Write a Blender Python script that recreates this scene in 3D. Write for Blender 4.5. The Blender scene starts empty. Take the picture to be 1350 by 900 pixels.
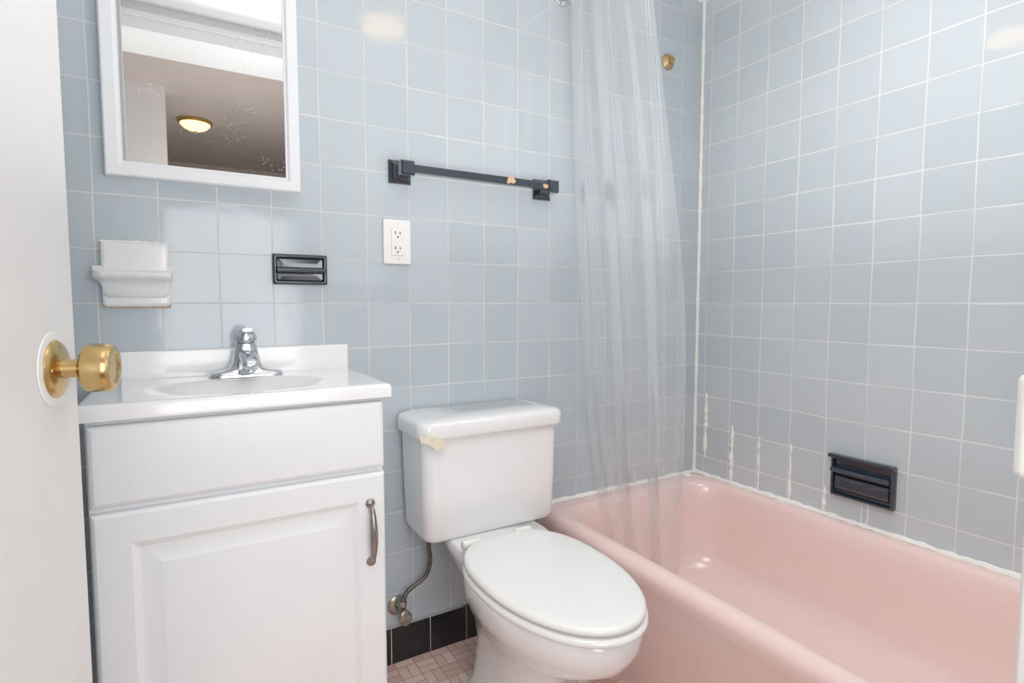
import bpy, bmesh, math, random
from mathutils import Vector
random.seed(4)
C = bpy.context.scene.collection
PI = math.pi
# ------------------------------------------------------------------ camera
F = 735.0; H = 0.95
TH = math.radians(30.6); PH = math.radians(3.9)
D = 1.384; W = 1.591; CEIL = 2.09
cam_d = bpy.data.cameras.new('camera'); cam = bpy.data.objects.new('camera', cam_d); C.objects.link(cam)
cam.location = (0, 0, H); cam.rotation_euler = (PI/2 - PH, 0, -TH)
cam_d.sensor_width = 36; cam_d.lens = F/1350*36; cam_d.clip_start = 0.02
bpy.context.scene.camera = cam

def ray(x, y):
    t = (x-675)/F; v = (450-y)/F
    d = math.cos(PH)+v*math.sin(PH); up = v*math.cos(PH)-math.sin(PH)
    return Vector((t*math.cos(TH)+d*math.sin(TH), d*math.cos(TH)-t*math.sin(TH), up))
def onY(x, y, Y):
    r = ray(x, y); k = Y/r.y; return Vector((r.x*k, Y, H+r.z*k))
def onX(x, y, X):
    r = ray(x, y); k = X/r.x; return Vector((X, r.y*k, H+r.z*k))

# ------------------------------------------------------------------ materials
def s2l(c):
    return tuple(((v/255)/12.92 if v/255 <= .04045 else ((v/255+.055)/1.055)**2.4) for v in c)
def mat(name, rgb, rough=.4, metal=0, var=.04, bump=0, scale=12, coat=0, spec=.5):
    m = bpy.data.materials.new(name); m.use_nodes = True
    nt = m.node_tree; b = nt.nodes['Principled BSDF']
    c = s2l(rgb)
    tc = nt.nodes.new('ShaderNodeTexCoord'); nz = nt.nodes.new('ShaderNodeTexNoise')
    nz.inputs['Scale'].default_value = scale; nz.inputs['Detail'].default_value = 4
    nt.links.new(tc.outputs['Object'], nz.inputs['Vector'])
    rp = nt.nodes.new('ShaderNodeValToRGB')
    rp.color_ramp.elements[0].position = .3; rp.color_ramp.elements[1].position = .7
    rp.color_ramp.elements[0].color = (*[v*(1-var) for v in c], 1)
    rp.color_ramp.elements[1].color = (*[min(1, v*(1+var)) for v in c], 1)
    nt.links.new(nz.outputs['Fac'], rp.inputs['Fac']); nt.links.new(rp.outputs['Color'], b.inputs['Base Color'])
    b.inputs['Roughness'].default_value = rough; b.inputs['Metallic'].default_value = metal
    b.inputs['Coat Weight'].default_value = coat; b.inputs['Coat Roughness'].default_value = .08
    b.inputs['Specular IOR Level'].default_value = spec
    if bump:
        bp = nt.nodes.new('ShaderNodeBump'); bp.inputs['Strength'].default_value = bump; bp.inputs['Distance'].default_value = .002
        nt.links.new(nz.outputs['Fac'], bp.inputs['Height']); nt.links.new(bp.outputs['Normal'], b.inputs['Normal'])
    return m

def tile_mat(name, ax, u0, v0, pitch, c1, c2, grout, mortar=.0016, rough=.1, height=None, bumpd=.0012, wob=.006):
    """square ceramic tiles on a plane; ax = the horizontal world axis of the wall"""
    m = bpy.data.materials.new(name); m.use_nodes = True
    nt = m.node_tree; N = nt.nodes; L = nt.links; b = N['Principled BSDF']
    g = N.new('ShaderNodeNewGeometry'); s = N.new('ShaderNodeSeparateXYZ'); L.new(g.outputs['Position'], s.inputs[0])
    cb = N.new('ShaderNodeCombineXYZ')
    a1 = N.new('ShaderNodeMath'); a1.operation = 'SUBTRACT'; a1.inputs[1].default_value = u0 - 50*pitch
    a2 = N.new('ShaderNodeMath'); a2.operation = 'SUBTRACT'; a2.inputs[1].default_value = v0 - 50*(height or pitch)
    L.new(s.outputs[ax], a1.inputs[0]); L.new(s.outputs['Z'], a2.inputs[0])
    L.new(a1.outputs[0], cb.inputs[0]); L.new(a2.outputs[0], cb.inputs[1])
    # hand-set wobble of the joints
    nz = N.new('ShaderNodeTexNoise'); nz.inputs['Scale'].default_value = 3.0; L.new(cb.outputs[0], nz.inputs['Vector'])
    sub = N.new('ShaderNodeVectorMath'); sub.operation = 'SUBTRACT'; sub.inputs[1].default_value = (.5, .5, .5); L.new(nz.outputs['Color'], sub.inputs[0])
    sc = N.new('ShaderNodeVectorMath'); sc.operation = 'SCALE'; sc.inputs['Scale'].default_value = wob; L.new(sub.outputs[0], sc.inputs[0])
    ad = N.new('ShaderNodeVectorMath'); ad.operation = 'ADD'; L.new(cb.outputs[0], ad.inputs[0]); L.new(sc.outputs[0], ad.inputs[1])
    br = N.new('ShaderNodeTexBrick'); br.offset = 0; br.squash = 1
    br.inputs['Scale'].default_value = 1; br.inputs['Brick Width'].default_value = pitch; br.inputs['Row Height'].default_value = height or pitch
    br.inputs['Mortar Size'].default_value = mortar; br.inputs['Mortar Smooth'].default_value = .35
    br.inputs['Color1'].default_value = (*s2l(c1), 1); br.inputs['Color2'].default_value = (*s2l(c2), 1); br.inputs['Mortar'].default_value = (*s2l(grout), 1)
    # joint width varies along the wall
    n3 = N.new('ShaderNodeTexNoise'); n3.inputs['Scale'].default_value = 5; L.new(cb.outputs[0], n3.inputs['Vector'])
    mm = N.new('ShaderNodeMapRange'); mm.inputs['From Min'].default_value = .3; mm.inputs['From Max'].default_value = .7
    mm.inputs['To Min'].default_value = mortar*.5; mm.inputs['To Max'].default_value = mortar*1.5
    L.new(n3.outputs['Fac'], mm.inputs['Value']); L.new(mm.outputs[0], br.inputs['Mortar Size'])
    L.new(ad.outputs[0], br.inputs['Vector']); L.new(br.outputs['Color'], b.inputs['Base Color'])
    mr = N.new('ShaderNodeMapRange'); mr.inputs['To Min'].default_value = rough; mr.inputs['To Max'].default_value = .8
    L.new(br.outputs['Fac'], mr.inputs['Value']); L.new(mr.outputs[0], b.inputs['Roughness'])
    # glaze undulation
    n2 = N.new('ShaderNodeTexNoise'); n2.inputs['Scale'].default_value = 14; L.new(cb.outputs[0], n2.inputs['Vector'])
    inv = N.new('ShaderNodeMath'); inv.operation = 'MULTIPLY_ADD'; inv.inputs[1].default_value = -1; inv.inputs[2].default_value = 1
    L.new(br.outputs['Fac'], inv.inputs[0])
    mx = N.new('ShaderNodeMath'); mx.operation = 'MULTIPLY_ADD'; mx.inputs[1].default_value = 1.0; L.new(n2.outputs['Fac'], mx.inputs[0]); L.new(inv.outputs[0], mx.inputs[2])
    bp = N.new('ShaderNodeBump'); bp.inputs['Strength'].default_value = .6; bp.inputs['Distance'].default_value = bumpd
    L.new(mx.outputs[0], bp.inputs['Height']); L.new(bp.outputs['Normal'], b.inputs['Normal'])
    return m

def floor_mat():
    m = bpy.data.materials.new('pink_mosaic_floor'); m.use_nodes = True
    nt = m.node_tree; N = nt.nodes; L = nt.links; b = N['Principled BSDF']
    g = N.new('ShaderNodeNewGeometry'); outs = []
    for rot, w, h in ((0, .05, .025), (PI/2, .05, .025)):
        mp = N.new('ShaderNodeMapping'); mp.inputs['Rotation'].default_value = (0, 0, rot); mp.inputs['Location'].default_value = (5, 5, 0)
        L.new(g.outputs['Position'], mp.inputs['Vector'])
        br = N.new('ShaderNodeTexBrick'); br.offset = 0; br.inputs['Scale'].default_value = 1
        br.inputs['Brick Width'].default_value = w; br.inputs['Row Height'].default_value = h
        br.inputs['Mortar Size'].default_value = .0013
        br.inputs['Color1'].default_value = (*s2l((246, 220, 208)), 1); br.inputs['Color2'].default_value = (*s2l((216, 174, 162)), 1)
        br.inputs['Mortar'].default_value = (*s2l((172, 142, 132)), 1)
        L.new(mp.outputs[0], br.inputs['Vector']); outs.append(br)
    mp = N.new('ShaderNodeMapping'); mp.inputs['Location'].default_value = (5, 5, .33); L.new(g.outputs['Position'], mp.inputs['Vector'])
    ck = N.new('ShaderNodeTexChecker'); ck.inputs['Scale'].default_value = 20; L.new(mp.outputs[0], ck.inputs['Vector'])
    mx = N.new('ShaderNodeMix'); mx.data_type = 'RGBA'; L.new(ck.outputs['Fac'], mx.inputs['Factor'])
    L.new(outs[0].outputs['Color'], mx.inputs[6]); L.new(outs[1].outputs['Color'], mx.inputs[7]); L.new(mx.outputs[2], b.inputs['Base Color'])
    b.inputs['Roughness'].default_value = .45
    return m

def emit_mat(name, rgb, strength):
    m = bpy.data.materials.new(name); m.use_nodes = True
    b = m.node_tree.nodes['Principled BSDF']
    b.inputs['Base Color'].default_value = (*s2l(rgb), 1); b.inputs['Emission Color'].default_value = (*s2l(rgb), 1)
    b.inputs['Emission Strength'].default_value = strength
    return m

def mirror_mat():
    m = bpy.data.materials.new('spotted_mirror_glass'); m.use_nodes = True
    nt = m.node_tree; N = nt.nodes; L = nt.links; b = N['Principled BSDF']
    b.inputs['Metallic'].default_value = 1; b.inputs['Base Color'].default_value = (.84, .86, .87, 1); b.inputs['Roughness'].default_value = .012
    d = N.new('ShaderNodeBsdfDiffuse'); d.inputs['Color'].default_value = (.85, .85, .86, 1)
    tc = N.new('ShaderNodeTexCoord')
    vo = N.new('ShaderNodeTexVoronoi'); vo.inputs['Scale'].default_value = 130; L.new(tc.outputs['Object'], vo.inputs['Vector'])
    lt = N.new('ShaderNodeMapRange'); lt.inputs['From Min'].default_value = .16; lt.inputs['From Max'].default_value = .24; lt.inputs['To Min'].default_value = .45; lt.inputs['To Max'].default_value = 0
    L.new(vo.outputs['Distance'], lt.inputs['Value'])
    nz = N.new('ShaderNodeTexNoise'); nz.inputs['Scale'].default_value = 9; L.new(tc.outputs['Object'], nz.inputs['Vector'])
    ms = N.new('ShaderNodeMapRange'); ms.inputs['From Min'].default_value = .48; ms.inputs['From Max'].default_value = .66
    L.new(nz.outputs['Fac'], ms.inputs['Value'])
    mu = N.new('ShaderNodeMath'); mu.operation = 'MULTIPLY'; L.new(lt.outputs[0], mu.inputs[0]); L.new(ms.outputs[0], mu.inputs[1])
    mx = N.new('ShaderNodeMixShader'); L.new(mu.outputs[0], mx.inputs[0]); L.new(b.outputs[0], mx.inputs[1]); L.new(d.outputs[0], mx.inputs[2])
    L.new(mx.outputs[0], N['Material Output'].inputs['Surface'])
    return m

def vinyl_mat():
    m = bpy.data.materials.new('clear_vinyl'); m.use_nodes = True
    nt = m.node_tree; N = nt.nodes; L = nt.links
    b = N['Principled BSDF']; out = N['Material Output']
    b.inputs['Base Color'].default_value = (.92, .92, .92, 1); b.inputs['Roughness'].default_value = .5
    tl = N.new('ShaderNodeBsdfTranslucent'); tl.inputs['Color'].default_value = (.92, .92, .92, 1)
    hz = N.new('ShaderNodeMixShader'); hz.inputs[0].default_value = .5; L.new(b.outputs[0], hz.inputs[1]); L.new(tl.outputs[0], hz.inputs[2])
    gl = N.new('ShaderNodeBsdfGlossy'); gl.inputs['Roughness'].default_value = .24; gl.inputs['Color'].default_value = (1, 1, 1, 1)
    tr = N.new('ShaderNodeBsdfTransparent'); tr.inputs['Color'].default_value = (.985, .985, .985, 1)
    tc = N.new('ShaderNodeTexCoord'); nz = N.new('ShaderNodeTexNoise'); nz.inputs['Scale'].default_value = 8; nz.inputs['Detail'].default_value = 2
    mp = N.new('ShaderNodeMapping'); mp.inputs['Scale'].default_value = (1.5, 1.5, .5)
    L.new(tc.outputs['Object'], mp.inputs[0]); L.new(mp.outputs[0], nz.inputs['Vector'])
    bp = N.new('ShaderNodeBump'); bp.inputs['Strength'].default_value = .8; bp.inputs['Distance'].default_value = .012
    L.new(nz.outputs['Fac'], bp.inputs['Height']); L.new(bp.outputs['Normal'], gl.inputs['Normal'])
    lw = N.new('ShaderNodeLayerWeight'); lw.inputs['Blend'].default_value = .35
    m1 = N.new('ShaderNodeMapRange'); m1.inputs['To Min'].default_value = .16; m1.inputs['To Max'].default_value = .38
    L.new(lw.outputs['Facing'], m1.inputs['Value'])
    fr = N.new('ShaderNodeFresnel'); fr.inputs['IOR'].default_value = 1.45; L.new(bp.outputs['Normal'], fr.inputs['Normal'])
    m2 = N.new('ShaderNodeMath'); m2.operation = 'MULTIPLY_ADD'; m2.inputs[1].default_value = .25; m2.inputs[2].default_value = .04; m2.use_clamp = True
    L.new(fr.outputs[0], m2.inputs[0])
    a = N.new('ShaderNodeMixShader'); L.new(m1.outputs[0], a.inputs[0]); L.new(tr.outputs[0], a.inputs[1]); L.new(hz.outputs[0], a.inputs[2])
    mx = N.new('ShaderNodeMixShader'); L.new(m2.outputs[0], mx.inputs[0]); L.new(a.outputs[0], mx.inputs[1]); L.new(gl.outputs[0], mx.inputs[2])
    L.new(mx.outputs[0], out.inputs['Surface'])
    return m

P = .109
M = dict(
    tb=tile_mat('blue_tile_back', 'X', .2923, H, P, (188, 199, 207), (179, 192, 200), (216, 217, 219)),
    tr=tile_mat('blue_tile_right', 'Y', 1.1274, H, P, (199, 208, 213), (190, 201, 207), (229, 230, 230), mortar=.0020, wob=.009),
    base=tile_mat('black_base_tile', 'X', .445, -.01, P, (18, 25, 32), (14, 20, 26), (190, 186, 180), mortar=.0014, rough=.2),
    floor=floor_mat(),
    plaster=mat('white_plaster', (240, 240, 240), .7, bump=.15, scale=30),
    taupe=mat('hall_plaster', (190, 179, 172), .8, scale=6),
    hallfloor=mat('hall_wood_floor', (140, 105, 78), .5, var=.15),
    door=mat('white_door_paint', (232, 232, 231), .38, bump=.06, scale=25, var=.015),
    cab=mat('white_cabinet', (238, 241, 244), .32, var=.01),
    marble=mat('white_cultured_marble', (246, 247, 248), .12, var=.01, coat=.5),
    porc=mat('white_porcelain', (240, 240, 241), .1, var=.008, coat=.6),
    seat=mat('white_seat_plastic', (238, 238, 236), .2, var=.01, coat=.3),
    pink=mat('pink_enamel', (247, 214, 207), .18, var=.015, scale=5, coat=.5),
    chrome=mat('chrome', (212, 215, 219), .1, 1, var=.03),
    tarn=mat('tarnished_chrome', (160, 154, 144), .3, 1, var=.25, scale=50, bump=.2),
    steel=mat('braided_steel', (110, 106, 100), .45, .9, var=.3, scale=180, bump=.5),
    pewter=mat('pewter', (150, 143, 138), .3, 1, var=.08),
    brass=mat('aged_brass', (200, 168, 110), .25, 1, var=.1, scale=40),
    wbrass=mat('worn_brass', (190, 160, 112), .35, .9, var=.2, scale=60),
    black=mat('dark_glazed_ceramic', (20, 34, 46), .12, var=.15, scale=14, coat=.7),
    chip=mat('bare_tan_chip', (210, 172, 134), .85, var=.2, scale=90),
    white=mat('white_plastic', (243, 243, 241), .3, var=.005),
    slot=mat('dark_slot', (50, 48, 46), .6),
    caulk=mat('white_caulk', (250, 248, 243), .6, var=.04, bump=.4, scale=40),
    mirror=mirror_mat(),
    frame=mat('mirror_frame_paint', (238, 240, 243), .3, var=.01),
    paper=mat('torn_tan_paper', (228, 218, 194), .8, var=.1, scale=60),
    vinyl=vinyl_mat(),
    lamp=emit_mat('warm_lamp_glass', (255, 205, 145), 6),
    lamph=emit_mat('warm_hall_lamp_glass', (255, 200, 130), 3),
)

# ------------------------------------------------------------------ building helpers
ORG = {}
def tag(o, label=None, cat=None, group=None, kind=None):
    if label: o['label'] = label
    if cat: o['category'] = cat
    if group: o['group'] = group
    if kind: o['kind'] = kind
    return o
def thing(name, loc, label, cat, group=None):
    o = bpy.data.objects.new(name, None); C.objects.link(o); o.location = loc; o.empty_display_size = .05
    ORG[o] = Vector(loc); return tag(o, label, cat, group)
class MB:
    def __init__(s): s.v = []; s.f = []
    def add(s, v, f):
        n = len(s.v); s.v += [Vector(p) for p in v]; s.f += [tuple(i+n for i in q) for q in f]; return s
    def box(s, x0, x1, y0, y1, z0, z1):
        return s.add([(x0,y0,z0),(x1,y0,z0),(x1,y1,z0),(x0,y1,z0),(x0,y0,z1),(x1,y0,z1),(x1,y1,z1),(x0,y1,z1)],
            [(0,3,2,1),(4,5,6,7),(0,1,5,4),(1,2,6,5),(2,3,7,6),(3,0,4,7)])
    def fbox(s, o, u, v, w, a0, a1, b0, b1, c0, c1):
        pts = [o+u*a+v*b+w*c for c in (c0, c1) for (a, b) in ((a0,b0),(a1,b0),(a1,b1),(a0,b1))]
        return s.add(pts, [(0,3,2,1),(4,5,6,7),(0,1,5,4),(1,2,6,5),(2,3,7,6),(3,0,4,7)])
    def loft(s, rings, c0=True, c1=True, close=True):
        n = len(rings[0]); v = [p for r in rings for p in r]; f = []
        for i in range(len(rings)-1):
            for j in range(n if close else n-1):
                k = (j+1) % n; f.append((i*n+j, i*n+k, (i+1)*n+k, (i+1)*n+j))
        if c0: f.append(tuple(range(n-1, -1, -1)))
        if c1: f.append(tuple((len(rings)-1)*n+j for j in range(n)))
        return s.add(v, f)
    def lathe(s, o, axis, prof, n=32):
        axis = Vector(axis).normalized(); a = axis.orthogonal().normalized(); b = axis.cross(a); o = Vector(o)
        return s.loft([[o+axis*t+(a*math.cos(2*PI*j/n)+b*math.sin(2*PI*j/n))*max(r, 1e-4) for j in range(n)] for t, r in prof])
    def tube(s, pts, rad, n=14):
        pts = [Vector(p) for p in pts]; rad = rad if isinstance(rad, (list, tuple)) else [rad]*len(pts)
        rings = []; a = None
        for i, p in enumerate(pts):
            t = (pts[min(i+1, len(pts)-1)]-pts[max(i-1, 0)]).normalized()
            a = t.orthogonal().normalized() if a is None else (a - t*a.dot(t)).normalized()
            b = t.cross(a); rings.append([p+(a*math.cos(2*PI*j/n)+b*math.sin(2*PI*j/n))*rad[i] for j in range(n)])
        return s.loft(rings)
    def build(s, name, m, parent=None, bevel=0, seg=3, ang=35, kind=None):
        xs = [p.x for p in s.v]; ys = [p.y for p in s.v]; zs = [p.z for p in s.v]
        org = Vector(((min(xs)+max(xs))/2, (min(ys)+max(ys))/2, min(zs)))
        me = bpy.data.meshes.new(name); me.from_pydata([p-org for p in s.v], [], s.f)
        bm = bmesh.new(); bm.from_mesh(me); bmesh.ops.recalc_face_normals(bm, faces=bm.faces); bm.to_mesh(me); bm.free()
        for p in me.polygons: p.use_smooth = True
        if not bevel: me.set_sharp_from_angle(angle=math.radians(ang))
        me.materials.append(m)
        o = bpy.data.objects.new(name, me); C.objects.link(o); ORG[o] = org
        if parent: o.parent = parent; o.location = org-ORG[parent]
        else: o.location = org
        if bevel:
            b = o.modifiers.new('bevel', 'BEVEL'); b.width = bevel; b.segments = seg; b.limit_method = 'ANGLE'; b.angle_limit = math.radians(40); b.harden_normals = True
        if kind: o['kind'] = kind
        return o
def bez(pts, n=12):
    """Catmull-Rom through the points"""
    p = [Vector(q) for q in pts]; p = [p[0]*2-p[1]]+p+[p[-1]*2-p[-2]]; out = []
    for i in range(1, len(p)-2):
        for k in range(n):
            t = k/n; a, b, c, d = p[i-1:i+3]
            out.append(.5*((2*b)+(c-a)*t+(2*a-5*b+4*c-d)*t*t+(3*b-a-3*c+d)*t**3))
    return out+[p[-2]]
def rrect(x0, x1, y0, y1, r, z, n=8):
    out = []
    for cx, cy, a in ((x1-r,y1-r,0),(x0+r,y1-r,90),(x0+r,y0+r,180),(x1-r,y0+r,270)):
        for k in range(n+1):
            t = math.radians(a+90*k/n); out.append(Vector((cx+r*math.cos(t), cy+r*math.sin(t), z)))
    return out
def egg(cx, cy, z, a, bf, bb, n=64, sq=2.6, sf=2.05):
    out = []
    for k in range(n):
        t = 2*PI*k/n; c, s_ = math.cos(t), math.sin(t); e = sf if s_ < 0 else sq
        x = a*math.copysign(abs(c)**(2/e), c); y = (bf if s_ < 0 else bb)*math.copysign(abs(s_)**(2/e), s_)
        out.append(Vector((cx+x, cy+y, z)))
    return out
X_, Y_, Z_ = Vector((1,0,0)), Vector((0,1,0)), Vector((0,0,1))

# ------------------------------------------------------------------ the room
LX = -.30; FY = .12            # left wall face, front wall inner face
OX0, OX1, OZ = -.245, .47, 1.985   # doorway
TT = 1.985                      # top of the wall tiles
T0, T1, U0, U1 = .898, W-.001, -.018, D-.001   # bathtub extents
MB().box(LX-.1, W+.1, D, D+.1, 0, CEIL).build('wall_back', M['tb'], kind='structure')
MB().box(W, W+.1, -.12, D, 0, CEIL).build('wall_right', M['tr'], kind='structure')
MB().box(LX-.1, LX, 0, D, 0, CEIL).build('wall_left', M['tr'], kind='structure')
f = MB().box(LX-.1, OX0-.015, 0, FY, 0, CEIL).box(OX1+.015, .86, 0, FY, 0, CEIL).box(OX0-.015, OX1+.015, 0, FY, OZ+.015, CEIL).box(.76, W+.1, -.12, -.02, 0, CEIL).box(.76, .86, -.02, 0, 0, CEIL)
f.build('wall_front', M['plaster'], kind='structure')
# plaster above the tiles, with a ragged lower edge
rag = MB(); n = 60
for a0, a1, fn in ((LX, W, lambda u, q: Vector((u, D-q, 0))), (-.02, D, lambda u, q: Vector((W-q, u, 0)))):
    lo = [TT+.004*random.uniform(-1, 1) for _ in range(n+1)]
    ring = lambda i: [fn(a0+(a1-a0)*i/n, 0)+Z_*lo[i], fn(a0+(a1-a0)*i/n, .004)+Z_*(lo[i]+.002), fn(a0+(a1-a0)*i/n, .004)+Z_*CEIL, fn(a0+(a1-a0)*i/n, 0)+Z_*CEIL]
    rag.loft([ring(i) for i in range(n+1)])
rag.build('trim_6', M['plaster'], kind='structure')
MB().box(LX-.1, W+.1, -.12, D+.1, CEIL, CEIL+.08).build('ceiling', M['plaster'], kind='structure')
MB().box(LX-.1, W+.1, 0, D+.1, -.1, 0).build('floor', M['floor'], kind='structure')
MB().box(.352, T0, D-.010, D, 0, .098).build('baseboard_back', M['base'], bevel=.002, kind='structure')
# hallway behind the camera (seen in the mirror)
HC = 2.22
MB().box(-1.3, 1.6, -3.2, -.12, HC, HC+.08).build('ceiling_hall', M['taupe'], kind='structure')
MB().box(-1.3, 1.6, -3.2, 0, -.1, 0).build('floor_hall', M['hallfloor'], kind='structure')
MB().box(-1.3, 1.6, -3.3, -3.2, 0, HC).build('wall_hall_back', M['taupe'], kind='structure')
MB().box(-1.4, -1.3, -3.3, 0, 0, HC).build('wall_hall_left', M['taupe'], kind='structure')
MB().box(1.6, 1.7, -3.3, -.12, 0, HC).build('wall_hall_right', M['taupe'], kind='structure')
MB().box(-1.3, LX-.1, -.12, 0, 0, HC).box(LX-.1, 1.6, -.12, 0, CEIL, HC).box(LX-.1, OX0-.015, -.12, 0, 0, CEIL).box(OX1+.015, .76, -.12, 0, 0, CEIL).box(OX0-.015, OX1+.015, -.12, 0, OZ+.015, CEIL).build('wall_hall_front', M['taupe'], kind='structure')
MB().box(-1.3, -.042, -1.32, -1.20, 0, HC).build('mirror_strip_block', M['door'], kind='structure')  # added white block, stands in for the pale strip in the mirror
# door frame: jambs, head and stepped casing
t = MB()
t.box(OX0-.015, OX0, -.12, FY, 0, OZ).box(OX1, OX1+.015, -.12, FY, 0, OZ).box(OX0-.015, OX1+.015, -.12, FY, OZ, OZ+.015)
t.box(OX1-.002, OX1+.055, FY, FY+.016, 0, OZ+.055).box(LX, OX1+.055, FY, FY+.016, OZ, OZ+.06).box(LX, OX1+.06, FY+.016, FY+.028, OZ+.045, OZ+.065)
t.build('trim_1', M['door'], bevel=.003, kind='structure')
MB().box(OX1-.003, OX1+.014, FY+.002, FY+.024, .835, .905).build('trim_2', M['white'], bevel=.006, seg=4, kind='structure')  # painted strike lip
# caulk: corner bead, tub bead
c = MB(); zz = [.335+(TT-.335)*i/60 for i in range(61)]
c.tube([(W-.001+.0006*random.uniform(-1,1), D-.001, z) for z in zz], [.006*random.uniform(.75,1.3) for _ in zz], 8)
c.build('trim_3', M['caulk'], kind='structure')
c = MB(); n = 90
c.tube([(W-.001, -.02+(D+.02)*i/n, .339+.001*random.uniform(-1,1)) for i in range(n+1)], [.0085*random.uniform(.7,1.3) for _ in range(n+1)], 8)
c.tube([(T0+.012+(W-T0-.012)*i/40, D-.001, .339) for i in range(41)], [.0085*random.uniform(.7,1.3) for _ in range(41)], 8)
c.build('trim_4', M['caulk'], kind='structure')
c = MB()
for (xa, ya, xb, yb, w) in ((932,518,929,602,.012),(966,560,963,638,.010),(1001,575,999,645,.006),(1043,585,1040,668,.008),(1088,640,1084,690,.010),(1146,655,1142,700,.004)):
    a = onX(xa, ya, W); b = onX(xb, yb, W); k = 18
    c.tube([a.lerp(b, i/k)+Vector((0, .0015*random.uniform(-1,1), 0)) for i in range(k+1)], [w*.5*random.uniform(.4,1.4)*(1.2-.5*abs(i/k-.6)) for i in range(k+1)], 8)
c.build('trim_5', M['caulk'], kind='structure')

# ------------------------------------------------------------------ door
A = math.radians(10.5)
E = Vector((-.1135, .8575, 0)); du = Vector((math.sin(A), math.cos(A), 0)); dn = Vector((math.cos(A), -math.sin(A), 0))
DL = .715
o = MB().fbox(E, -du, dn, Z_, 0, DL, -.035, 0, .012, OZ-.008).build('door_1', M['door'], bevel=.003, kind='structure')
KZ = .877; kc = E-du*.066+Z_*KZ
k = MB().lathe(kc, dn, [(-.0005,.030),(.008,.0115),(.012,.0105),(.024,.0105),(.027,.014),(.029,.0225),(.032,.0265),(.038,.0278),(.050,.0278),(.055,.027),(.058,.0245),(.0585,.0185),(.0565,.016),(.0565,.001)], 48).build('door_knob', M['brass'], o)
MB().lathe(kc, dn, [(0,.0325),(.003,.0325),(.006,.030),(.0085,.024),(.010,.014),(.010,.001)], 48).build('rosette', M['brass'], k)
for s in (-1, 1):
    MB().lathe(kc+du*.023*s+dn*.0065, dn, [(0,.0035),(.0015,.003),(.002,.001)], 12).build('screw', M['chrome'], k)
MB().lathe(kc-dn*.035, -dn, [(0,.0335),(.006,.031),(.010,.0115),(.026,.0105),(.033,.021),(.042,.0275),(.056,.026),(.062,.015),(.062,.001)], 40).build('door_knob', M['brass'], o)
MB().lathe(kc+dn*.0003, dn, [(0,.042),(.0012,.041),(.0018,.036),(.0018,.001)], 40).build('paint_ring', M['white'], o)

# ------------------------------------------------------------------ medicine cabinet
YF = D-.026
a = onY(138, 228, YF); b = onY(397, 254, YF)
x0, x1, z0 = a.x, b.x, (a.z+b.z)/2; z1 = z0+.50
r = thing('medicine_cabinet', ((x0+x1)/2, D, z0), 'white framed medicine cabinet with a spotted mirror above the sink', 'medicine cabinet')
def framering(ins, y): return [Vector((x0+ins, y, z0+ins)), Vector((x1-ins, y, z0+ins)), Vector((x1-ins, y, z1-ins)), Vector((x0+ins, y, z1-ins))]
MB().loft([framering(0, D), framering(0, YF+.003), framering(.003, YF), framering(.022, YF+.001), framering(.027, YF+.006), framering(.030, YF+.006), framering(.030, YF+.02)], False, False).build('frame', M['frame'], r, ang=20)
MB().box(x0+.028, x1-.028, YF+.009, YF+.014, z0+.028, z1-.028).build('mirror', M['mirror'], r)
MB().box(x0+.01, x1-.01, YF+.015, D, z0+.01, z1-.01).build('cabinet_body', M['white'], r)

# ------------------------------------------------------------------ white soap dish
a = onY(132, 318, D); b = onY(226, 404, D)
sx0, sx1, sz1, sz0 = a.x, b.x, a.z, b.z
r = thing('soap_dish', ((sx0+sx1)/2, D, sz0), 'white ceramic soap dish with protruding ledge, on wall left of faucet', 'soap dish')
MB().box(sx0, sx1, D-.020, D, sz0, sz1).build('backplate', M['porc'], r, bevel=.009, seg=6)
zm = sz0+(sz1-sz0)*.47
prof = [(0,.020),(.008,.009),(.024,.005),(.034,.008),(.038,.008),(.041,.004),(.040,-.001),(.034,-.006),(.020,-.010),(.014,-.020),(.012,-.034),(.008,-.042),(0,-.046)]
rings = []
for xx, k, lw_ in ((sx0-.014,.25,.0),(sx0-.012,.55,.0),(sx0-.006,.85,.05),(sx0+.000,.95,.3),(sx0+.004,1,.8),(sx0+.010,1,1),(sx1-.010,1,1),(sx1-.004,1,.8),(sx1+.000,.92,.3),(sx1+.003,.7,.05),(sx1+.005,.3,0)):
    rings.append([Vector((xx, D-.015-p*k, zm+(q if q > -.008 else -.007+(q+.007)*lw_))) for p, q in prof])
MB().loft(rings).build('tray', M['porc'], r, ang=60)
MB().tube([(sx0+(sx1-sx0)*i/20, D-.003, sz0+.0005) for i in range(21)], [.003*random.uniform(.6,1.6) for _ in range(21)], 8).build('caulk_bead', M['chip'], r)
MB().tube([(sx0+(sx1-sx0)*i/20, D-.003, sz1) for i in range(21)], [.004*random.uniform(.6,1.3) for _ in range(21)], 8).build('caulk_bead', M['caulk'], r)

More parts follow.
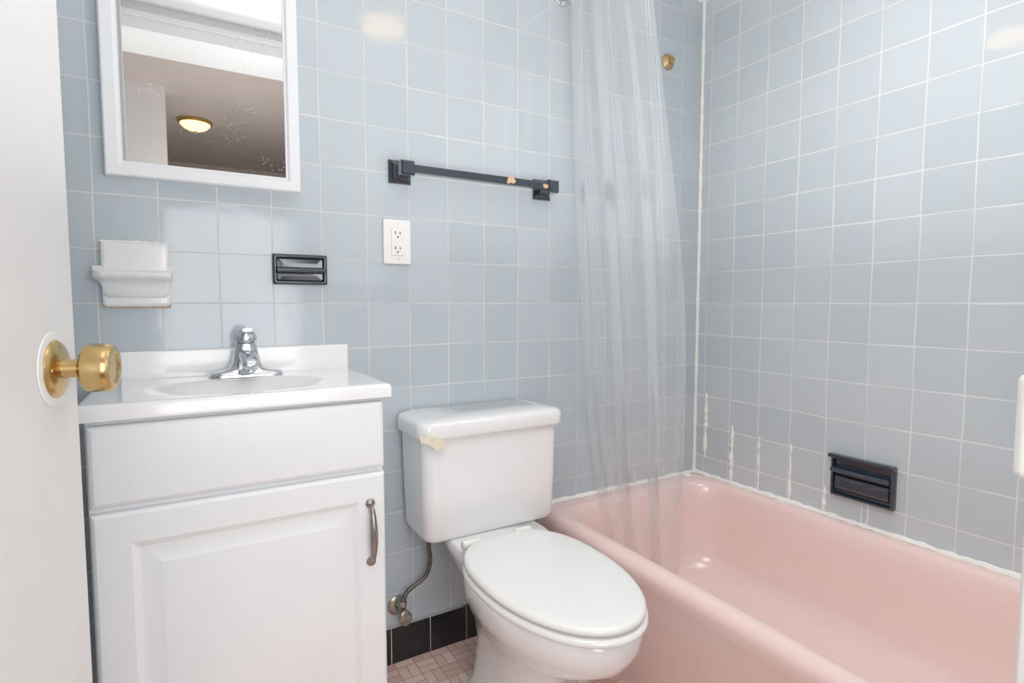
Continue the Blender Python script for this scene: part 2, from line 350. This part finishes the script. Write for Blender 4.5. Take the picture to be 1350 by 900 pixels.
# ------------------------------------------------------------------ dark ceramic holders
def holder(name, o, u, w, Wd, Ht, label, cat, style):
    r = thing(name, o+u*Wd/2, label, cat)
    def rr(ins, c, rad):
        pts = rrect(ins, Wd-ins, ins, Ht-ins, rad, 0, 6); return [o+u*p.x+Z_*p.y+w*c for p in pts]
    d_ = .013 if style == 0 else .017
    MB().loft([rr(0,0,.004), rr(0,d_*.6,.004), rr(.002,d_*.9,.004), rr(.004,d_,.004), rr(.0075,d_,.003), rr(.009,d_*.85,.003), rr(.011,.004,.004), rr(.02,.0025,.004)], False, True).build('rim', M['black'], r, ang=50)
    def bar(z0_, z1_, c1, nm, e=.008):
        zc, hz = (z0_+z1_)/2*Ht, (z1_-z0_)/2*Ht; R = []
        for k_ in range(17):
            t_ = PI*k_/16; R.append((c1*math.sin(t_)**.6 if math.sin(t_) > 1e-6 else 0, zc-hz*math.cos(t_)))
        MB().loft([[o+u*x+w*(.002+c)+Z_*z for c, z in R] for x in (e, Wd-e)]).build(nm, M['black'], r, ang=60)
    if style == 0:
        bar(.36, .58, .026, 'bar')
    else:
        bar(.58, .74, .030, 'bar'); bar(.14, .52, .012, 'tray', .013)
        MB().fbox(o, u, Z_, w, -.001, Wd+.007, Ht-.010, Ht+.002, 0, .021).build('top_ledge', M['black'], r, bevel=.0045, seg=4)
    return r
a = onY(358, 334, D); b = onY(431, 376, D)
holder('toothbrush_holder', Vector((a.x, D, b.z)), X_, -Y_, b.x-a.x, a.z-b.z, 'small dark blue-black ceramic holder set in wall above faucet', 'toothbrush holder', 0)
a = onX(1099, 600, W); b = onX(1181, 668, W)
holder('soap_dish', Vector((W, b.y, onX(1140, 662, W).z)), Y_, -X_, a.y-b.y, onX(1140, 606, W).z-onX(1140, 662, W).z, 'dark blue-black ceramic soap dish on wall above the pink tub', 'soap dish', 1)

# ------------------------------------------------------------------ outlet
a = onY(504, 288, D); b = onY(541, 349, D); ox = (a.x+b.x)/2; oz = (a.z+b.z)/2; hw, hh = (b.x-a.x)/2, (a.z-b.z)/2
r = thing('wall_outlet', (ox, D, oz-hh), 'white outlet with two sockets on the tiled wall below towel bar', 'outlet')
MB().box(ox-hw, ox+hw, D-.007, D, oz-hh, oz+hh).build('cover_plate', M['white'], r, bevel=.003)
g = MB().box(ox-.016, ox+.016, D-.010, D-.006, oz-.034, oz+.034).build('socket_insert', M['white'], r, bevel=.001)
for s in (-1, 1):
    q = MB()
    q.box(ox-.0075, ox-.0050, D-.0106, D-.0098, oz+s*.019-.001, oz+s*.019+.007).box(ox+.0050, ox+.0072, D-.0106, D-.0098, oz+s*.019-.001, oz+s*.019+.006)
    q.box(ox-.002, ox+.002, D-.0106, D-.0098, oz+s*.019-.009, oz+s*.019-.005)
    q.build('socket_slots', M['slot'], g)
    MB().lathe((ox, D-.0065, oz+s*.043), -Y_, [(0,.003),(.001,.003),(.0014,.001)], 12).build('screw', M['chrome'], r)
q = MB().box(ox-.007, ox-.001, D-.0112, D-.0098, oz-.003, oz+.003).box(ox+.001, ox+.007, D-.0112, D-.0098, oz-.003, oz+.003)
q.build('test_button', M['white'], g, bevel=.0006)

# ------------------------------------------------------------------ towel bar
tx0 = onY(526, 227, D).x; tx1 = onY(713, 255, D).x; tz = 1.280
r = thing('towel_bar', ((tx0+tx1)/2, D, tz-.03), 'black square ceramic towel bar with chipped tan spots on blue tiles', 'towel bar')
def sq(cx, cz, h, y): return [Vector((cx-h,y,cz-h)), Vector((cx+h,y,cz-h)), Vector((cx+h,y,cz+h)), Vector((cx-h,y,cz+h))]
for tx in (tx0, tx1):
    MB().loft([sq(tx,tz,.029,D), sq(tx,tz,.029,D-.006), sq(tx,tz,.025,D-.010), sq(tx,tz,.015,D-.016), sq(tx,tz,.013,D-.036), sq(tx,tz,.017,D-.040), sq(tx,tz,.0175,D-.066), sq(tx,tz,.014,D-.071)]).build('post', M['black'], r, ang=20)
bar = MB().box(tx0+.012, tx1-.012, D-.064, D-.044, tz-.010, tz+.010).build('bar', M['black'], r, bevel=.002)
def blob(cx, cz, rx, rz, y, n=14): return [Vector((cx+rx*math.cos(2*PI*i/n)*random.uniform(.55,1.3), y, min(tz+.0102, cz+rz*math.sin(2*PI*i/n)*random.uniform(.6,1.3)))) for i in range(n)]
c1 = tx0+(tx1-tx0)*.675
rg = blob(c1, tz+.002, .016, .0105, D-.0646); MB().loft([rg, [p+Y_*.002 for p in rg]]).build('chip', M['chip'], bar)
rg = [Vector((c1-.014,D-.0645,tz+.0104)),Vector((c1+.010,D-.0645,tz+.0104)),Vector((c1+.013,D-.057,tz+.0104)),Vector((c1+.004,D-.050,tz+.0104)),Vector((c1-.009,D-.052,tz+.0104))]
MB().loft([rg, [p-Z_*.001 for p in rg]]).build('chip', M['chip'], bar)
rg = blob(tx1-.026, tz-.001, .009, .006, D-.0646); MB().loft([rg, [p+Y_*.002 for p in rg]]).build('chip', M['chip'], bar)
# ------------------------------------------------------------------ vanity cabinet
VX0, VX1, VY, CZ = -.137, .334, 1.074, .794      # body front plane, counter top height
CX0, CX1, CY = -.147, .348, 1.053
r = thing('vanity_cabinet', ((VX0+VX1)/2, (VY+D)/2, 0), 'white vanity cabinet with raised-panel door under the sink', 'cabinet')
b_ = MB().box(VX0, VX0+.014, VY, D, 0, CZ-.026).box(VX1-.014, VX1, VY, D, 0, CZ-.026).box(VX0+.014, VX1-.014, D-.008, D, .09, CZ-.026)
b_.box(VX0+.014, VX1-.014, VY, D-.008, .09, .104).box(VX0+.014, VX1-.014, VY+.05, VY+.062, 0, .09)
b_.box(VX0+.014, VX0+.045, VY, VY+.014, .104, CZ-.026).box(VX1-.045, VX1-.014, VY, VY+.014, .104, CZ-.026).box(VX0+.045, VX1-.045, VY, VY+.014, .60, CZ-.026)
b_.build('body', M['cab'], r, bevel=.001)
def panel(x0, x1, z0, z1, yb, prof, name, parent, m):
    R = [[Vector((x0+i, yb-dp, z0+i)), Vector((x1-i, yb-dp, z0+i)), Vector((x1-i, yb-dp, z1-i)), Vector((x0+i, yb-dp, z1-i))] for i, dp in prof]
    return MB().loft(R).build(name, m, parent, ang=12)
panel(VX0+.003, VX1-.001, .630, CZ-.034, VY, [(0,0),(0,.012),(.002,.015),(.007,.018),(.010,.0185)], 'drawer_front', r, M['cab'])
dr = panel(VX0+.003, VX1-.001, .115, .620, VY, [(0,0),(0,.013),(.002,.016),(.006,.0185),(.052,.0185),(.055,.0170),(.062,.0135),(.066,.0128),(.072,.0128),(.092,.0170),(.094,.0173)], 'door', r, M['cab'])
hx = VX1-.031; hy = VY-.0185; h0, h1 = .446, .562; hm = (h0+h1)/2
hd = MB().tube(bez([(hx,hy,h0+.004),(hx,hy-.016,h0+.014),(hx,hy-.023,hm),(hx,hy-.016,h1-.014),(hx,hy,h1-.004)], 8), [.0045+.0035*math.exp(-((i-16)/7)**2) for i in range(33)], 14).build('handle', M['pewter'], dr)
for z in (h0, h1):
    MB().lathe((hx, hy+.0002, z), -Y_, [(0,.0095),(.003,.009),(.006,.006),(.007,.001)], 20).build('handle_foot', M['pewter'], hd)

# ------------------------------------------------------------------ sink top (moulded counter with basin)
r = thing('sink_top', ((CX0+CX1)/2, (CY+D)/2, CZ-.026), 'white moulded sink top with backsplash on the white vanity', 'sink')
nx, ny = 110, 80; bcx, bcy, ba, bb = (CX0+CX1)/2, 1.190, .195, .120
def topz(x, y):
    z = CZ; rr = math.hypot((x-bcx)/ba, (y-bcy)/bb)
    if rr < 1: z -= .060*(1-rr**2)**2.8
    e = min(x-CX0, CX1-x, y-CY); q = .007
    if e < q: z -= q-math.sqrt(max(0, q*q-(q-e)**2))
    return z
xs = [CX0+d for d in (0,.0008,.002,.004,.007)]+[CX0+.007+(CX1-CX0-.014)*i/nx for i in range(1, nx)]+[CX1-d for d in (.007,.004,.002,.0008,0)]
ys = [CY+d for d in (0,.0008,.002,.004,.007)]+[CY+.007+(D-CY-.007)*i/ny for i in range(1, ny+1)]
v = [Vector((x, y, topz(x, y))) for y in ys for x in xs]; nX, nY = len(xs), len(ys)
fc = [(j*nX+i, j*nX+i+1, (j+1)*nX+i+1, (j+1)*nX+i) for j in range(nY-1) for i in range(nX-1)]
bd = [i for i in range(nX)]+[j*nX+nX-1 for j in range(1, nY)]+[(nY-1)*nX+i for i in range(nX-2, -1, -1)]+[j*nX for j in range(nY-2, 0, -1)]
base = len(v); v += [Vector((v[i].x, v[i].y, CZ-.026)) for i in bd]
for k in range(len(bd)):
    k2 = (k+1) % len(bd); fc.append((bd[k], bd[k2], base+k2, base+k))
m_ = MB().add(v, fc); m_.build('counter', M['marble'], r, ang=50)
MB().box(-.112, CX1-.003, D-.018, D, CZ-.002, CZ+.058).build('backsplash', M['marble'], r, bevel=.004, seg=4)
MB().lathe((bcx, bcy, CZ-.0603), Z_, [(0,.02),(.002,.02),(.003,.015),(.0015,.012),(.0015,.001)], 28).build('drain', M['chrome'], r)

# ------------------------------------------------------------------ faucet
fx, fy, fz = onY(325, 487, 1.325).x, 1.325, CZ
r = thing('faucet', (fx, fy, fz), 'chrome single-handle faucet on the white sink top', 'faucet')
MB().loft([rrect(fx-.074,fx+.074,fy-.028,fy+.026,.0255,fz), rrect(fx-.074,fx+.074,fy-.028,fy+.026,.0255,fz+.005), rrect(fx-.069,fx+.069,fy-.026,fy+.025,.025,fz+.010), rrect(fx-.050,fx+.050,fy-.024,fy+.023,.023,fz+.013), rrect(fx-.034,fx+.034,fy-.0235,fy+.0225,.0225,fz+.018), rrect(fx-.029,fx+.029,fy-.023,fy+.022,.020,fz+.030)]).build('base', M['chrome'], r, ang=60)
MB().loft([rrect(fx-.029,fx+.029,fy-.0225,fy+.0215,.018,fz+.028), rrect(fx-.026,fx+.026,fy-.021,fy+.020,.017,fz+.042), rrect(fx-.022,fx+.022,fy-.020,fy+.019,.016,fz+.058), rrect(fx-.020,fx+.020,fy-.020,fy+.019,.016,fz+.070)]).build('body', M['chrome'], r, ang=60)
def srect(cx, y, zc, hx_, hz): return [Vector((cx+hx_*math.copysign(abs(math.cos(2*PI*k/24))**.7, math.cos(2*PI*k/24)), y, zc+hz*math.copysign(abs(math.sin(2*PI*k/24))**.7, math.sin(2*PI*k/24)))) for k in range(24)]
MB().loft([srect(fx,fy-.004,fz+.042,.018,.016), srect(fx,fy-.03,fz+.045,.0175,.015), srect(fx,fy-.06,fz+.042,.017,.013), srect(fx,fy-.085,fz+.036,.016,.012), srect(fx,fy-.096,fz+.032,.014,.010), srect(fx,fy-.100,fz+.031,.009,.006)]).build('spout', M['chrome'], r, ang=60)
MB().lathe((fx, fy-.086, fz+.017), Z_, [(0,.0085),(.001,.0095),(.016,.0095)], 20).build('aerator', M['chrome'], r)
hd = MB().lathe((fx, fy, fz+.071), Z_, [(0,.018),(.003,.0215),(.010,.0225),(.018,.021),(.025,.016),(.030,.009),(.031,.001)], 32).build('handle', M['chrome'], r)
MB().loft([srect(fx,fy-.008,fz+.090,.009,.006), srect(fx,fy-.022,fz+.094,.009,.005), srect(fx,fy-.040,fz+.099,.011,.004), srect(fx,fy-.048,fz+.101,.009,.003)]).build('lever', M['chrome'], hd)

# ------------------------------------------------------------------ toilet
tc = .665; bc = .629
r = thing('toilet', (tc, 1.05, 0), 'white two-piece toilet with closed lid between vanity and tub', 'toilet')
TB, TF = D-.012, 1.200
def tring(z, hw_, yf, rr=.03): return rrect(tc-hw_, tc+hw_, yf, TB, rr, z, 8)
MB().loft([tring(.374,.164,TF+.028,.025), tring(.378,.179,TF+.012,.028), tring(.392,.185,TF+.006,.028), tring(.50,.189,TF+.005,.026), tring(.636,.192,TF+.004,.025)]).build('tank', M['porc'], r, ang=40)
MB().loft([tring(.628,.196,TF-.001,.030), tring(.630,.202,TF-.007,.031), tring(.637,.205,TF-.010,.032), tring(.661,.205,TF-.010,.032), tring(.668,.202,TF-.007,.031), tring(.673,.193,TF+.002,.028), tring(.675,.16,TF+.03,.02)]).build('tank_lid', M['porc'], r, ang=60)
cy = .930
MB().loft([egg(.655,1.03,0,.106,.190,.20), egg(.655,1.03,.02,.104,.188,.20), egg(.655,1.03,.035,.092,.172,.19), egg(.655,1.04,.08,.074,.130,.19), egg(.655,1.04,.13,.070,.112,.19), egg(.652,1.03,.18,.076,.122,.20),
           egg(.648,1.00,.22,.092,.160,.21), egg(.641,.975,.26,.112,.208,.22), egg(.635,.95,.30,.129,.238,.22), egg(bc,cy,.335,.139,.242,.21), egg(bc,cy,.362,.143,.246,.205), egg(bc,cy,.370,.142,.245,.205), egg(bc,cy,.374,.138,.240,.20)]).build('bowl', M['porc'], r, ang=60)
MB().loft([egg(tc,1.20,.20,.05,.06,.06), egg(tc,1.19,.25,.075,.08,.10), egg(tc,1.18,.30,.10,.10,.14), egg(tc,1.17,.335,.118,.11,.175), egg(tc,1.17,.350,.125,.115,.185), egg(tc,1.17,.370,.125,.115,.185), egg(tc,1.17,.376,.119,.11,.18)]).build('rear_deck', M['porc'], r, ang=60)
def disc(z0, z1, a, bf, bb, name, dome=0):
    R = [egg(bc,cy,z0,a-.004,bf-.004,bb-.004), egg(bc,cy,z0+.003,a,bf,bb), egg(bc,cy,z1-.006,a,bf,bb), egg(bc,cy,z1-.002,a-.003,bf-.003,bb-.003), egg(bc,cy,z1,a-.008,bf-.008,bb-.008)]
    for k in (.85,.65,.4,.15): R.append(egg(bc,cy,z1+dome*(1-k*k),a*k,bf*k,bb*k))
    return MB().loft(R).build(name, M['seat'], r, ang=60)
disc(.376, .390, .149, .255, .195, 'seat')
disc(.394, .408, .146, .250, .195, 'seat_lid', .006)
for s in (-1, 1):
    MB().lathe((bc+s*.070-.022, cy+.203, .393), X_, [(0,.008),(.002,.011),(.042,.011),(.044,.008)], 16).build('hinge', M['seat'], r)
    MB().lathe((tc+s*.080, 1.10, .008), Z_, [(0,.016),(.012,.014),(.020,.008),(.022,.001)], 16).build('bolt_cap', M['porc'], r)
# torn label stuck on the tank
yl = TF-.0125
pts = [(552,575),(572,575),(588,581),(584,589),(576,594),(566,586),(555,584)]
rg = [onY(x, y, yl) for x, y in pts]
o = MB().loft([[p-Y_*.0008 for p in rg], [p+Y_*.0030 for p in rg]]).build('torn_label', M['paper']); tag(o, 'torn tan paper scrap stuck on front of toilet tank', 'paper scrap')

# ------------------------------------------------------------------ supply valve and hose
vx = onY(535, 805, D-.04).x; vz = onY(535, 805, D-.04).z
r = thing('supply_valve', (vx, D-.03, vz-.03), 'tarnished shut-off valve with dull steel hose on wall beside toilet', 'valve')
MB().lathe((vx-.01, D+.0, vz), -Y_, [(0,.026),(.003,.026),(.008,.016),(.009,.008)], 28).build('escutcheon', M['tarn'], r)
MB().tube([(vx-.01, D-.004, vz), (vx-.01, D-.055, vz)], .0085).tube([(vx-.01, D-.045, vz), (vx-.01, D-.045, vz+.022)], .0085).lathe((vx-.01,D-.045,vz+.018), Z_, [(0,.010),(.014,.010)], 6).build('valve_body', M['tarn'], r)
MB().loft([[Vector((vx-.01+.017*math.cos(2*PI*k/20), D-.058-dy, vz-.004+.024*sc*math.sin(2*PI*k/20))) for k in range(20)] for dy, sc in ((0,.5),(.002,.8),(.010,.8),(.013,.5))]).build('valve_handle', M['tarn'], r)
hx_ = tc-.138
MB().tube(bez([(vx-.01,D-.045,vz+.03),(vx+.005,D-.045,vz+.055),(vx+.050,D-.05,vz+.085),(vx+.062,D-.055,vz+.125),(hx_+.0,D-.07,.325),(hx_,D-.075,.360)], 10), .0062, 12).build('hose', M['steel'], r)
MB().lathe((hx_, D-.075, .348), Z_, [(0,.011),(.004,.015),(.018,.015),(.024,.013)], 8).build('coupling_nut', M['white'], r)

# ------------------------------------------------------------------ bathtub
def tr_(x0, x1, y0, y1, rr, z): return rrect(x0, x1, y0, y1, rr, z, 10)
R = [tr_(T0+.03,T1,U0,U1,.006,0), tr_(T0+.028,T1,U0,U1,.006,.05), tr_(T0+.014,T1,U0,U1,.006,.10), tr_(T0+.010,T1,U0,U1,.008,.26), tr_(T0+.004,T1,U0,U1,.010,.29), tr_(T0,T1,U0,U1,.014,.312),
     tr_(T0+.005,T1-.001,U0+.001,U1-.001,.018,.326), tr_(T0+.014,T1-.002,U0+.003,U1-.003,.02,.335), tr_(T0+.026,T1-.004,U0+.006,U1-.006,.03,.339),
     tr_(T0+.044,T1-.026,U0+.07,U1-.050,.09,.338), tr_(T0+.054,T1-.034,U0+.085,U1-.060,.10,.332), tr_(T0+.064,T1-.041,U0+.10,U1-.068,.105,.318),
     tr_(T0+.076,T1-.048,U0+.12,U1-.076,.11,.28), tr_(T0+.094,T1-.060,U0+.16,U1-.09,.12,.20), tr_(T0+.118,T1-.075,U0+.21,U1-.10,.13,.11), tr_(T0+.140,T1-.095,U0+.25,U1-.12,.13,.075), tr_(T0+.18,T1-.13,U0+.30,U1-.16,.11,.058), tr_(T0+.28,T1-.22,U0+.5,U1-.4,.04,.054)]
r = thing('bathtub', ((T0+T1)/2, (U0+U1)/2, 0), 'pink enamel bathtub along the tiled wall', 'bathtub')
MB().loft(R).build('tub_shell', M['pink'], r, ang=60)
MB().lathe(((T0+T1)/2+.02, U1-.26, .0565), Z_, [(0,.026),(.003,.026),(.004,.02),(.002,.016),(.002,.001)], 24).build('drain', M['chrome'], r)
q = onY(904, 633, D-.022)
o = MB().lathe((min(q.x, W-.030), D-.026, .3375), Z_, [(0,.014),(.004,.0155),(.009,.013),(.012,.006),(.0125,.001)], 20).build('tub_cap', M['caulk'])
tag(o, 'small round off-white cap on back corner of tub rim', 'cap')

# ------------------------------------------------------------------ curtain rod, curtain, shower pipe
RX, RZ = .985, 1.845
r = thing('curtain_rod', (RX, 0, RZ), 'metal shower curtain rod across the top of the tub', 'curtain rod')
MB().tube([(RX, -.02, RZ), (RX, D, RZ)], .0125, 20).build('rod', M['chrome'], r)
for y, d in ((D, -Y_), (-.02, Y_)):
    MB().lathe((RX, y, RZ), d, [(0,.030),(.004,.030),(.010,.018),(.022,.0165),(.023,.012)], 28).build('flange', M['chrome'], r)
r = thing('shower_curtain', (RX+.03, 1.17, .25), 'clear wrinkled vinyl shower curtain gathered at the tub end', 'shower curtain')
ns, nz_ = 240, 90; rings = []
for j in range(nz_+1):
    k = j/nz_; z = 1.815-(1.815-.205)*k; row = []
    for i in range(ns+1):
        s = i/ns
        y0 = 1.352-.080*max(0, (k-.76)/.24)**1.2; y1 = 1.050-.070*math.sin(PI*min(1, k*.80))
        amp = .022+.010*math.sin(k*PI)-.002*k
        ph = 2*PI*3.4*s+1.4*math.sin(4*s+1.6*k)+.7*math.sin(1.3*k*PI+5*s)
        x = RX+.016+.080*k**1.2+amp*math.sin(ph)*(1-.35*math.sin(9*s+1)**2)
        y = y0+(y1-y0)*s+.018*math.sin(2*ph+.6)+.008*math.sin(11*s+3*k)
        x += .0016*math.sin(38*s+10*k)*math.sin(7*k+6*s)
        y = min(y, D-.006)
        row.append(Vector((x, y, z+.006*math.sin(ph*.5)*(k > .98))))
    rings.append(row)
MB().loft(rings, False, False, close=False).build('curtain_sheet', M['vinyl'], r, ang=180)
for i in range(8):
    y = 1.335-.038*i
    MB().tube([(RX+.022*math.cos(a_), y, RZ-.008+.026*math.sin(a_)) for a_ in [2*PI*q/24 for q in range(25)]], .0016, 8).build('ring', M['chrome'], r)
p = onY(880, 82, D)
r = thing('shower_pipe', (p.x, D, p.z), 'worn brass pipe flange high on wall behind edge of curtain', 'pipe')
MB().lathe((p.x, D, p.z), -Y_, [(0,.026),(.004,.026),(.010,.020),(.015,.013)], 28).build('flange', M['wbrass'], r)
MB().tube([(p.x, D-.002, p.z), (p.x, D-.024, p.z)], .0105, 16).build('pipe', M['wbrass'], r)

# ------------------------------------------------------------------ ceiling lights
def dome(name, x, y, z, rr, glass, label, drop=0):
    r = thing(name, (x, y, z), label, 'ceiling light')
    if drop: MB().lathe((x, y, z), -Z_, [(0,rr*.6),(.01,rr*.62),(.02,rr*.2),(drop,rr*.2),(drop+.01,rr*.2)], 32).build('canopy', M['brass'], r)
    z -= drop
    MB().lathe((x, y, z), -Z_, [(0,rr),(.012,rr*1.04),(.022,rr*1.02),(.026,rr*.93)], 40).build('rim', M['brass'], r)
    MB().lathe((x, y, z), -Z_, [(.020,rr*.92),(.035,rr*.86),(.055,rr*.66),(.068,rr*.38),(.073,rr*.1),(.0735,.001)], 40).build('glass_bowl', glass, r)
    MB().lathe((x, y, z-.070), -Z_, [(0,.010),(.008,.010),(.014,.005),(.020,.001)], 16).build('finial', M['brass'], r)
dome('ceiling_light', .63, .85, CEIL, .085, M['lamp'], 'warm dome light on the bathroom ceiling, reflected in the wall tiles', .165)
dome('ceiling_light', .125, -1.81, HC, .105, M['lamph'], 'warm glass dome light on the hall ceiling, seen in the mirror')

# ------------------------------------------------------------------ added area lights for fill and bounce, no visible fixtures
def area(name, loc, tgt, size, power, col=(1,1,1), spread=180):
    l = bpy.data.lights.new(name, 'AREA'); l.size = size; l.energy = power; l.color = col; l.spread = math.radians(spread)
    o = bpy.data.objects.new(name, l); C.objects.link(o); o.location = loc
    o.rotation_euler = (Vector(tgt)-Vector(loc)).to_track_quat('-Z', 'Y').to_euler(); return o
area('ceiling_bounce', (.65, .50, 1.05), (.65, .50, 3), .8, 7, (.99,.995,1))
area('tub_fill', (1.22, .62, 2.07), (1.22, .66, 0), .55, 1.8, spread=110)  # added light brightening the tub, no fixture there
area('right_wall_fill', (.22, .32, 1.80), (1.5, .70, .15), .5, 2.1, spread=115)  # added light to lift the right wall and tub, no real source
area('door_fill', (.32, -.62, 1.0), (.98, 1.2, .6), .85, 11)
area('hall_bounce', (.35, -.80, .9), (.3, -1.1, 3), .5, 11, (1,.97,.94))
w = bpy.data.worlds.new('world'); bpy.context.scene.world = w; w.use_nodes = True
w.node_tree.nodes['Background'].inputs[0].default_value = (.8,.85,.9,1); w.node_tree.nodes['Background'].inputs[1].default_value = .3
vs = bpy.context.scene.view_settings; vs.view_transform = 'Standard'; vs.look = 'None'; vs.exposure = 0.2; vs.gamma = 1.18
